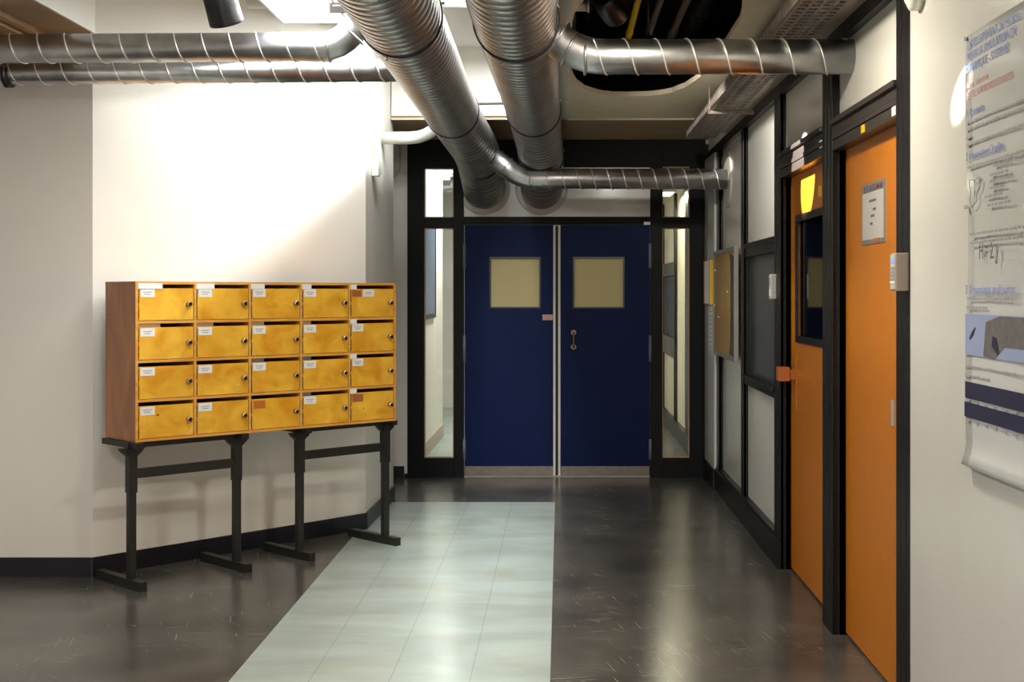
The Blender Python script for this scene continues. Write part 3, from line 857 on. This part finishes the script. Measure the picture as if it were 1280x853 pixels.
# ================================================================== CABLE TRAY and services
def tray():
    root = thing('cable_tray', 'perforated metal cable tray loaded with cables along the right wall top', 'cable tray', (.98, 4.6, 2.555))
    y0, y1 = -1.0, 4.4
    bm = B()
    x0, x1 = -.10, .10
    # side flange with slots built as ladder strips
    def slotted(x, zlo, zhi):
        bx(bm, x-.002, x+.002, y0, y1, zlo, zlo+.012); bx(bm, x-.002, x+.002, y0, y1, zhi-.012, zhi)
        y = y0
        while y < y1:
            bx(bm, x-.0018, x+.0018, y, y+.022, zlo+.012, zhi-.012); y += .05
    slotted(x0, 0, .06); slotted(x1, 0, .06)
    obj('side_rail', bm, M['tray'], root)
    bm = B()
    for k, x in enumerate((x0+.004, x0+.05, x0+.096, x0+.142, x0+.182)):
        bx(bm, x, x+.014, y0, y1, -.002, .001)
    y = y0
    while y < y1:
        bx(bm, x0+.004, x1-.004, y, y+.028, -.0022, .0012); y += .06
    obj('perforated_base', bm, M['tray'], root)
    for k in range(9):
        x = x0+.018+k*.0235
        pts = [(x+random.uniform(-.008, .008), y0+i*.4, .010+random.uniform(0, .012)+(k % 3)*.010) for i in range(int((y1-y0)/.4)+1)]
        bm = B(); tube(bm, smooth_corner(pts, .15, 3), random.choice((.006, .008, .0075)), 8)
        obj('cable', bm, M['cable'] if k % 4 else M['pipe_grey'], root)
    for y in (-.6, 3.0):
        bm = B(); bx(bm, x0-.01, x1+.06, y, y+.03, -.024, -.003)
        bx(bm, x0-.006, x0-.002, y, y+.02, -.02, .14)
        obj('support_bracket', bm, M['tray'], root)
    return root
tray()
# grey trunking on the wall over the bays
bm = B(); bx(bm, 1.09, XR-.004, 3.9, 9.05, 2.60, 2.64, bev=.003); bx(bm, 1.14, XR+.012, 3.9, 9.05, 2.6001, 2.66)
trim(bm, 'trunk_grey')
bm = B(); bx(bm, .045, XR, 9.0, 9.03, 2.70, 2.70)if 0 else None; bm.free()
# hanging rods to the right
t_ = thing('drop_pipe', 'pair of grey vertical pipes in the corner beside the cable tray', 'pipe', (P(885, 0, 8.9).x, 8.95, 2.69))
bm = B(); tube(bm, [(0, 0, -.0), (0, 0, -.0)], .01, 8) if 0 else None; bm.free()
for dx in (0, .04):
    bm = B(); tube(bm, [(dx, 0, .01), (dx, 0, .30)], .012, 10); 
    bm.free()
bpy.data.objects.remove(t_)

# pipes above the torn ceiling opening
def service_pipe(name, label, x, z, r, m, y0=3.0, y1=8.88, dx=0):
    bm = B(); tube(bm, [(0, 0, 0), (dx, y1-y0, 0)], r, 14)
    for k in range(3): tube(bm, [(dx*.3*k, 1.2+k*1.6, 0), (dx*.3*k, 1.23+k*1.6, 0)], r*1.25, 14)
    o = obj(name, bm, M[m], None, (x, y0, z)); tag(o, label, 'pipe')
service_pipe('gas_pipe', 'yellow gas pipe inside the dark ceiling opening', .395, 2.97, .018, 'yellow')
service_pipe('service_pipe', 'blue-grey pipe next to the yellow pipe in the ceiling opening', .51, 2.97, .018, 'pipe_grey')
service_pipe('service_pipe', 'brownish pipe right of the grey pipe in the ceiling opening', .645, 2.97, .021, 'pipe_brown')
service_pipe('service_pipe', 'thick black pipe at the right side of the ceiling opening', .80, 3.10, .05, 'cable')
service_pipe('service_pipe', 'black pipe at the left side of the ceiling opening', .16, 3.16, .03, 'cable')

# track spotlights
def spotlight(label, loc, aim, L=.17, r=.062, on=False, zt=3.2):
    root = thing('spotlight', label, 'spotlight', loc, 0)
    d = (Vector(aim)-Vector(loc)).normalized()
    bm = B(); a = -d*L*.5; b = d*L*.5
    tube(bm, [a-d*.0, a+d*.02, a+d*.07, b-d*.01, b], [r*.55, r*.85, r, r*1.05, r*1.05], 28, caps=True)
    obj('lamp_head', bm, M['black'], root)
    bm = B(); tube(bm, [b+d*.0005, b+d*.003], r*.86, 24); obj('lens', bm, M['lamp_warm'] if on else mat('lens_dark', rgb(60, 56, 54), .2), root)
    h = zt-loc[2]
    bm = B(); tube(bm, [(0, 0, 0), (0, 0, h)], .010, 10); tube(bm, [(0, 0, h-.02), (0, 0, h)], .04, 16); obj('stem', bm, M['black'], root)
    return root
spotlight('black spotlight hanging above the ducts over the pale angled wall', tuple(P(276, 2, 5.85)), (-1.3, 6.6, 1.4), .20, .075)
spotlight('black spotlight inside the dark opening in the ceiling', tuple(P(762, 8, 5.75)), (.9, 7.2, 2.35), .16, .06, zt=3.3)
spotlight('added black fill spotlight tucked behind the nearer branch duct under the ceiling opening', (.453, 6.66, 2.74), (1.2, 8.3, 1.6), .14, .05, zt=3.3)  # fixture added to go with the fill spot on the right panels
bm = B(); tube(bm, [(-.05, 0, 0), (.035, 0, 0)], .022, 16); tube(bm, [(.035, 0, 0), (.045, 0, 0)], .027, 16); tube(bm, [(0, 0, 0), (0, 0, .5)], .006, 8)
tag(obj('pipe_end', bm, M['steel'], None, tuple(P(724, 8, 5.75))), 'short silver fitting at the left edge of the ceiling opening', 'fitting')

# luminaires
def luminaire(label, x0, x1, y0, y1, z, m='lamp_on', h=.06):
    cx, cy = (x0+x1)/2, (y0+y1)/2
    r = thing('ceiling_light', label, 'light', (cx, cy, z))
    bm = B(); bx(bm, x0-cx, x1-cx, y0-cy, y1-cy, .012, h, bev=.004)
    for a, b, c, d in ((x0-cx, x0-cx+.012, y0-cy, y1-cy), (x1-cx-.012, x1-cx, y0-cy, y1-cy), (x0-cx+.012, x1-cx-.012, y0-cy, y0-cy+.012), (x0-cx+.012, x1-cx-.012, y1-cy-.012, y1-cy)):
        bx(bm, a, b, c, d, 0, .012)
    obj('housing', bm, M['lamp_body'], r)
    bm = B(); bx(bm, x0-cx+.013, x1-cx-.013, y0-cy+.013, y1-cy-.013, .002, .011); obj('diffuser', bm, M[m], r)
    return r
luminaire('bright fluorescent panel above the left pair of ducts', -1.46, -1.10, 4.4, 6.75, 2.885)
bm = B(); tube(bm, [(-1.28, 4.8, 2.94), (-1.28, 4.8, 3.2)], .006, 8); tube(bm, [(-1.28, 6.4, 2.94), (-1.28, 6.4, 3.2)], .006, 8); trim(bm, 'lamp_body')
luminaire('fluorescent strip on the high ceiling between the two spiral ducts', -.52, -.34, 5.2, 8.6, 3.125, h=.07)
luminaire('added fluorescent fill strip high above the far end of the pale angled wall', -1.05, -.91, 6.85, 8.05, 3.125, h=.07)  # body for the fill strip added over the angled wall
luminaire('ceiling lamp over the walkway before the orange doors', .30, .54, 4.18, 4.72, 2.69, 'lamp_warm', .009+.02) if 0 else None
r = thing('ceiling_light', 'added round warm fill lamp beyond the torn ceiling opening', 'light', (.42, 4.45, 2.69))  # housing for the added fill lamp, out of view
bm = B(); tube(bm, [(0, 0, .009), (0, 0, -.02)], .13, 32); obj('housing', bm, M['lamp_body'], r)
bm = B(); tube(bm, [(0, 0, -.0205), (0, 0, -.024)], .11, 32); obj('diffuser', bm, M['lamp_warm'], r)
luminaire('long ceiling light in the corridor beyond the doors', -.77, -.47, 11.6, 13.6, 2.73)
luminaire('small warm hanging light behind the right sidelight', .90, 1.10, 12.3, 12.9, 2.44, 'lamp_warm')
bm = B(); tube(bm, [(1.0, 12.4, 2.49), (1.0, 12.4, 2.80)], .005, 8); tube(bm, [(1.0, 12.8, 2.49), (1.0, 12.8, 2.80)], .005, 8); trim(bm, 'lamp_body')
luminaire('bright ceiling light at the far corner seen through the left sidelight', -1.34, -.98, 13.5, 14.3, 2.73)
# galvanised duct seen through the right upper pane
small_duct('corridor_duct', 'galvanised duct crossing the corridor behind the upper right pane', [(-1.0, 11.7, 2.55), (1.19, 11.7, 2.55)], .10,
           ((-1.0, 11.7, 2.55), (1.15, 11.7, 2.55)), .13)

# hanging label sign beside the left spiral duct
p = P(424, 10, 5.3)
sg = thing('hanging_sign', 'small grey label sign beside the bright lamp and left duct', 'sign', tuple(p))
box_obj('plate', (-.04, .045, -.002, .002, -.022, .022), M['label_sign'], sg)
box_obj('lettering', (-.028, .02, -.0035, -.0021, .006, .014), M['paper'], sg)
bm = B(); tube(bm, [(0, 0, .02), (0, 0, .72)], .002, 6); obj('wire', bm, M['steel'], sg)

# ================================================================== WALL FITTINGS
# detector box on the pale return wall near the doors
a = thing('alarm_box', 'small white alarm box high on the pale wall beside the far doors', 'alarm', (-1.212, 8.30, P(0, 212, 8.3).z))
bm = B(); bx(bm, 0, .045, -.05, .03, -.045, .055, bev=.006); obj('cover', bm, M['box_white'], a)
bm = B(); bx(bm, .004, .05, .031, .055, -.03, .05, bev=.003); obj('side_unit', bm, M['box_green'], a)
bm = B(); tube(bm, [(.008, -.01, .05), (.008, -.01, .66)], .006, 8); obj('cable', bm, M['box_white'], a)
# conduit on the far white wall stub
bm = B(); tube(bm, smooth_corner([P(500.5, 182, YF-.008), P(500.5, 213, YF-.008), P(492, 224, YF-.008), P(470, 236, YF-.008)], .03), .008, 8)
tag(obj('conduit', bm, M['paint_pipe'], None), 'thin bent conduit on the white wall left of the blue door frame', 'conduit')

# cork board on the far right bays
cb = thing('cork_board', 'tall cork notice board with grey frame hung on the right wall', 'notice board', (XR-.001, 8.98, 1.02))
y1, y0 = 9.62-8.98, 8.47-8.98; hz = .70
y1 = .62; y0 = -.535; z0 = 0; z1 = .76
bm = B()
for (a_, b_, c_, d_) in ((y0, y0+.035, z0, z1), (y1-.035, y1, z0, z1), (y0+.035, y1-.035, z0, z0+.03), (y0+.035, y1-.035, z1-.03, z1)):
    bx(bm, -.03, 0, a_, b_, c_, d_, bev=.002)
obj('frame', bm, M['alu'], cb)
box_obj('cork_sheet', (-.026, -.006, y0+.035, y1-.035, z0+.03, z1-.03), M['cork'], cb)
bm = B(); prism_m(bm, [(.0, .0), (.23, .0), (.23, .66), (.02, .69), (.06, .64), (.075, .3), (.06, .1)], 0, .002, Matrix.Translation((-.0262, y0+.27, z0+.035)) @ RW)
obj('black_backing', bm, M['black'], cb)
for (yy, zz) in ((.5, .62), (.3, .28), (-.2, .46), (.55, .36)):
    bm = B(); tube(bm, [(-.025, yy, zz), (-.036, yy, zz)], .006, 8); obj('push_pin', bm, M['paper'], cb)
# yellow framed board
yb = thing('yellow_edged_board', 'small pale notice board with a yellow right edge near the far corner', 'notice board', (1.149, 9.92, 1.39))
box_obj('board', (-.02, 0, -.16, .20, 0, .33), M['paper'], yb, bev=.002)
box_obj('yellow_edge', (-.024, 0, -.20, -.161, -.005, .335), M['yellow'], yb)
box_obj('wooden_edge', (-.023, 0, .201, .24, -.005, .335), M['orange_block'], yb)
pp = thing('notice_paper', 'white printed paper hung under the yellow edged board', 'paper', (1.149, 9.84, 1.03))
box_obj('sheet', (-.0025, -.001, -.11, .12, 0, .34), M['paper'], pp)
bm = B()
for k in range(9): bx(bm, -.0034, -.0026, -.09, .09-.03*(k % 3), .30-.033*k, .305-.033*k)
obj('print_lines', bm, M['ink'], pp)

# access readers
def reader(label, x, y, z, w_, h_, d_, keypad):
    r = thing('access_reader', label, 'card reader', (x, y, z))
    bm = B(); bx(bm, -d_, 0, -w_/2, w_/2, 0, h_, bev=.005); obj('body', bm, M['keypad'] if keypad else M['keypad_face'], r)
    # face towards the room
    if keypad:
        bm = B(); bx(bm, -d_-.0015, -d_, -w_*.40, w_*.40, h_*.05, h_*.95); obj('face_plate', bm, M['keypad_face'], r)
        box_obj('display', (-d_-.0025, -d_-.0016, -w_*.3, w_*.3, h_*.74, h_*.87), M['lcd'], r)
        for a_ in range(5):
            for c_ in range(3):
                bm = B(); yy = -w_*.27+c_*w_*.27; zz = h_*(.20+.095*a_)
                bx(bm, -d_-.0035, -d_-.0016, yy-w_*.09, yy+w_*.09, zz, zz+h_*.055); obj('key', bm, M['ink'] if a_ else M['paper'], r)
    else:
        box_obj('display', (-d_-.0015, -d_, -w_*.25, w_*.25, h_*.55, h_*.85), M['ink'], r)
        box_obj('label_strip', (-d_-.0015, -d_, -w_*.25, w_*.25, h_*.12, h_*.4), M['box_white'], r)
    return r
reader('grey keypad reader with blue display right of the nearer orange door', XR, 4.35, EYE-(365-367)*4.35/F, .075, .128, .045, True).location.z = EYE+(367-364)*4.35/F
reader('small white card reader on the post beside the dark window', XR, 7.0, P(0, 374, 7.0).z, .07, .135, .03, False)

# stickers on headers
def sticker(name, label, x, y, z, w_, h_, m, txt=None):
    o = box_obj('backing', (-.002, 0, -w_/2, w_/2, 0, h_), M[m])
    o.name = name; o.location = (x, y, z); tag(o, label, 'sticker')
    if txt: text(txt, h_*.7, M['ink_dark'], o, onwall(-.0024, w_*.25, h_*.25), 'lettering')
    return o
sticker('door_sticker', 'yellow sticker on the black header above the nearer orange door', XR+.004, 4.99, 2.093, .055, .03, 'yellow', '2')
sticker('door_sticker', 'white sticker at the right end of the nearer door header', XR+.004, 4.525, 2.095, .05, .032, 'paper', '8')
sticker('door_sticker', 'white sticker on the header of the further orange door', XR+.004, 5.80, 2.125, .05, .035, 'paper')
sticker('door_sticker', 'yellow sticker at the top of the further orange door', XD, 6.10, 1.93, .07, .05, 'yellow')

# notice on door 4
n = thing('door_notice', 'printed sheet in a clear sleeve taped to the nearer orange door', 'notice', (XD, 5.05, 1.665))
bm = B(); bx(bm, -.003, 0, -.185, .19, 0, .242); obj('plastic_sleeve', bm, M['alu'], n)
box_obj('sheet', (-.0045, -.0031, -.165, .17, .018, .205), mat('sheet_grey', rgb(196, 192, 190), .35, coat=.5), n)
bm = B()
for yy, w_, z in ((.0, .11, .165), (-.03, .05, .13), (0, .06, .105), (.02, .04, .075)):
    bx(bm, -.0052, -.0046, yy-w_/2, yy+w_/2, z, z+.010)
obj('print_lines', bm, M['ink_dark'], n)
bm = B()
for k in range(7): bx(bm, -.0052, -.0046, -.15+k*.045, -.125+k*.045, .21, .232)
obj('header_print', bm, M['ink_dark'], n)
bm = B(); bx(bm, -.0052, -.0046, -.10, -.02, .006, .02); bx(bm, -.0052, -.0046, -.14, -.07, .213, .222); obj('orange_print', bm, M['orange_block'], n)

# ================================================================== POSTER
yl = 3.69; wd = .84; zt, zbm = 2.205, .985
po = thing('poster', 'large glossy scientific poster hanging on the white wall at the right', 'poster', (XR, yl, zbm))
H = zt-zbm
bm = B()
NU, NV = 12, 40
def curl(u, v):
    """distance of the sheet from the wall"""
    z = v*H
    d = .004+.004*math.sin(v*9)+.002*math.sin(u*7)
    if z < .07: d += .022*((.07-z)/.07)**2
    return d
grid = [[bm.verts.new((-curl(i/NU, j/NV), -i/NU*wd+(.0 if j > 3 else -.018*((3-j)/3)**2*max(0, 1-i/3)), j/NV*H)) for i in range(NU+1)] for j in range(NV+1)]
for j in range(NV):
    for i in range(NU):
        f = bm.faces.new((grid[j][i], grid[j][i+1], grid[j+1][i+1], grid[j+1][i])); f.smooth = True
sheet = obj('sheet', bm, M['poster'], po)
so = sheet.modifiers.new('solid', 'SOLIDIFY'); so.thickness = .0008; so.offset = 0
def pz(py, Y=3.6): return EYE+(367-py)*Y/F-zbm
def pt(s, size, m, u, v, name='lettering', sq=1):
    text(s, size, M[m], po, onwall(-.0112, -u, v), name, .0003, sq)
pt('DEVELOPPEMENT DE MODELES', .034, 'ink_blue', .025, pz(57)+.0, 'title', 0.93)
pt('POUR LA SIMULATION DE', .034, 'ink_blue', .02, pz(72), 'title', 0.99)
pt('DYNAMIQUE - SYSTEMES', .034, 'ink_blue', .015, pz(87), 'title', 0.93)
pt('Auteur, Laboratoire', .026, 'ink_red', .02, pz(107), 'subtitle', 0.90)
pt('ECOLE, UNIVERSITE DE FRANCE', .028, 'ink_red', .02, pz(120), 'subtitle', 0.93)
pt('Contexte', .032, 'ink_blue', .045, pz(143), 'heading', 1.05)
pt('1', .032, 'ink_dark', .018, pz(143), 'heading_number', .8)
pt('Innovation Qualite', .034, 'ink_blue', .05, pz(198), 'heading', 1.08)
pt('2', .034, 'ink_dark', .018, pz(198), 'heading_number', .8)
pt('Dynamique multicorps', .036, 'ink_blue', .045, pz(367), 'heading', 1.12)
pt('3', .036, 'ink_dark', .012, pz(367), 'heading_number', .8)
pt('H = \u03a3 y', .07, 'ink_dark', .13, pz(325), 'equation', .7)
def dashes(u0, u1, v, h=.007, m='ink'):
    bm = B(); u = u0
    while u < u1:
        w_ = random.uniform(.015, .045); w_ = min(w_, u1-u)
        bx(bm, -.0118, -.0112, -(u+w_), -u, v, v+h*random.uniform(.8, 1.1)); u += w_+.008
    return obj('text_line', bm, M[m], po)
for py, u0, u1 in ((152, .02, .8), (161, .02, .8), (171, .02, .07), (180, .02, .8), (209, .03, .8), (216, .25, .5), (294, .05, .8), (305, .05, .8), (226, .22, .36), (234, .22, .40), (242, .22, .33), (251, .18, .32), (262, .2, .38),
                   (375, .025, .42), (386, .02, .2), (461, .015, .5), (473, .015, .22)):
    dashes(u0, u1, pz(py))
# line sketch
bm = B()
def stroke(pts):
    for a_, b_ in zip(pts, pts[1:]):
        tube(bm, [(-.0112, -a_[0], a_[1]), (-.0112, -b_[0], b_[1])], .0011, 5)
stroke([(.05, pz(222)), (.09, pz(226)), (.13, pz(222)), (.14, pz(233)), (.11, pz(243)), (.11, pz(252)), (.07, pz(259)), (.05, pz(250)), (.06, pz(240)), (.045, pz(230)), (.05, pz(222))])
stroke([(.09, pz(226)), (.095, pz(243)), (.11, pz(247))]); stroke([(.11, pz(219)), (.15, pz(228)), (.13, pz(240))])
obj('sketch', bm, M['ink'], po)
def patch(name, pts, m, off=-.0115, th=.0006):
    bm = B(); prism_m(bm, [(u, v) for u, v in pts], 0, th, Matrix.Translation((off, 0, 0)) @ RW); return obj(name, bm, M[m], po)
patch('picture', [(.012, pz(445)), (.80, pz(445)), (.80, pz(393)), (.012, pz(393))], 'print_blue')
patch('picture_dark_shape', [(.17, pz(444)), (.26, pz(446)), (.34, pz(430)), (.75, pz(430)), (.75, pz(394)), (.30, pz(394)), (.19, pz(402))], 'print_grey', -.0122)  # dark grey polygon printed in the picture
patch('picture_detail', [(.055, pz(426)), (.085, pz(420)), (.105, pz(411)), (.10, pz(409)), (.07, pz(416)), (.052, pz(423))], 'ink_navy', -.0122)
patch('picture_detail', [(.24, pz(430)), (.29, pz(440)), (.30, pz(438)), (.28, pz(420)), (.25, pz(418))], 'ink_navy', -.013)
patch('graph_strip', [(.01, pz(500)), (.80, pz(500)), (.80, pz(479)), (.01, pz(479))], 'ink_navy')
patch('graph_strip', [(.004, pz(524)), (.80, pz(524)), (.80, pz(505)), (.004, pz(505))], 'ink_navy')
for v in (pz(504), pz(529)):
    bm = B()
    for k in range(10): bx(bm, -.0125, -.0112, -(.05+.075*k), -(.025+.075*k), v, v+.006)
    bx(bm, -.0122, -.0112, -.78, -.02, v+.005, v+.007)
    obj('axis_numbers', bm, M['ink'], po)
for (yy, zz) in ((-.012, H-.008), (-.012, H*.60)):
    bm = B(); tube(bm, [(-.006, yy, zz), (-.016, yy, zz)], .006, 10); obj('push_pin', bm, M['steel'], po)

# round white fitting over the near end frame
bm = B(); tube(bm, [(0, 0, 0), (-.03, 0, 0), (-.045, 0, 0)], [.06, .06, .035], 24)
tag(obj('ceiling_detector', bm, M['box_white'], None, (XR, 4.18, EYE+(367+10)*4.18/F)), 'round pale fitting at the top of the near black door frame', 'fitting')
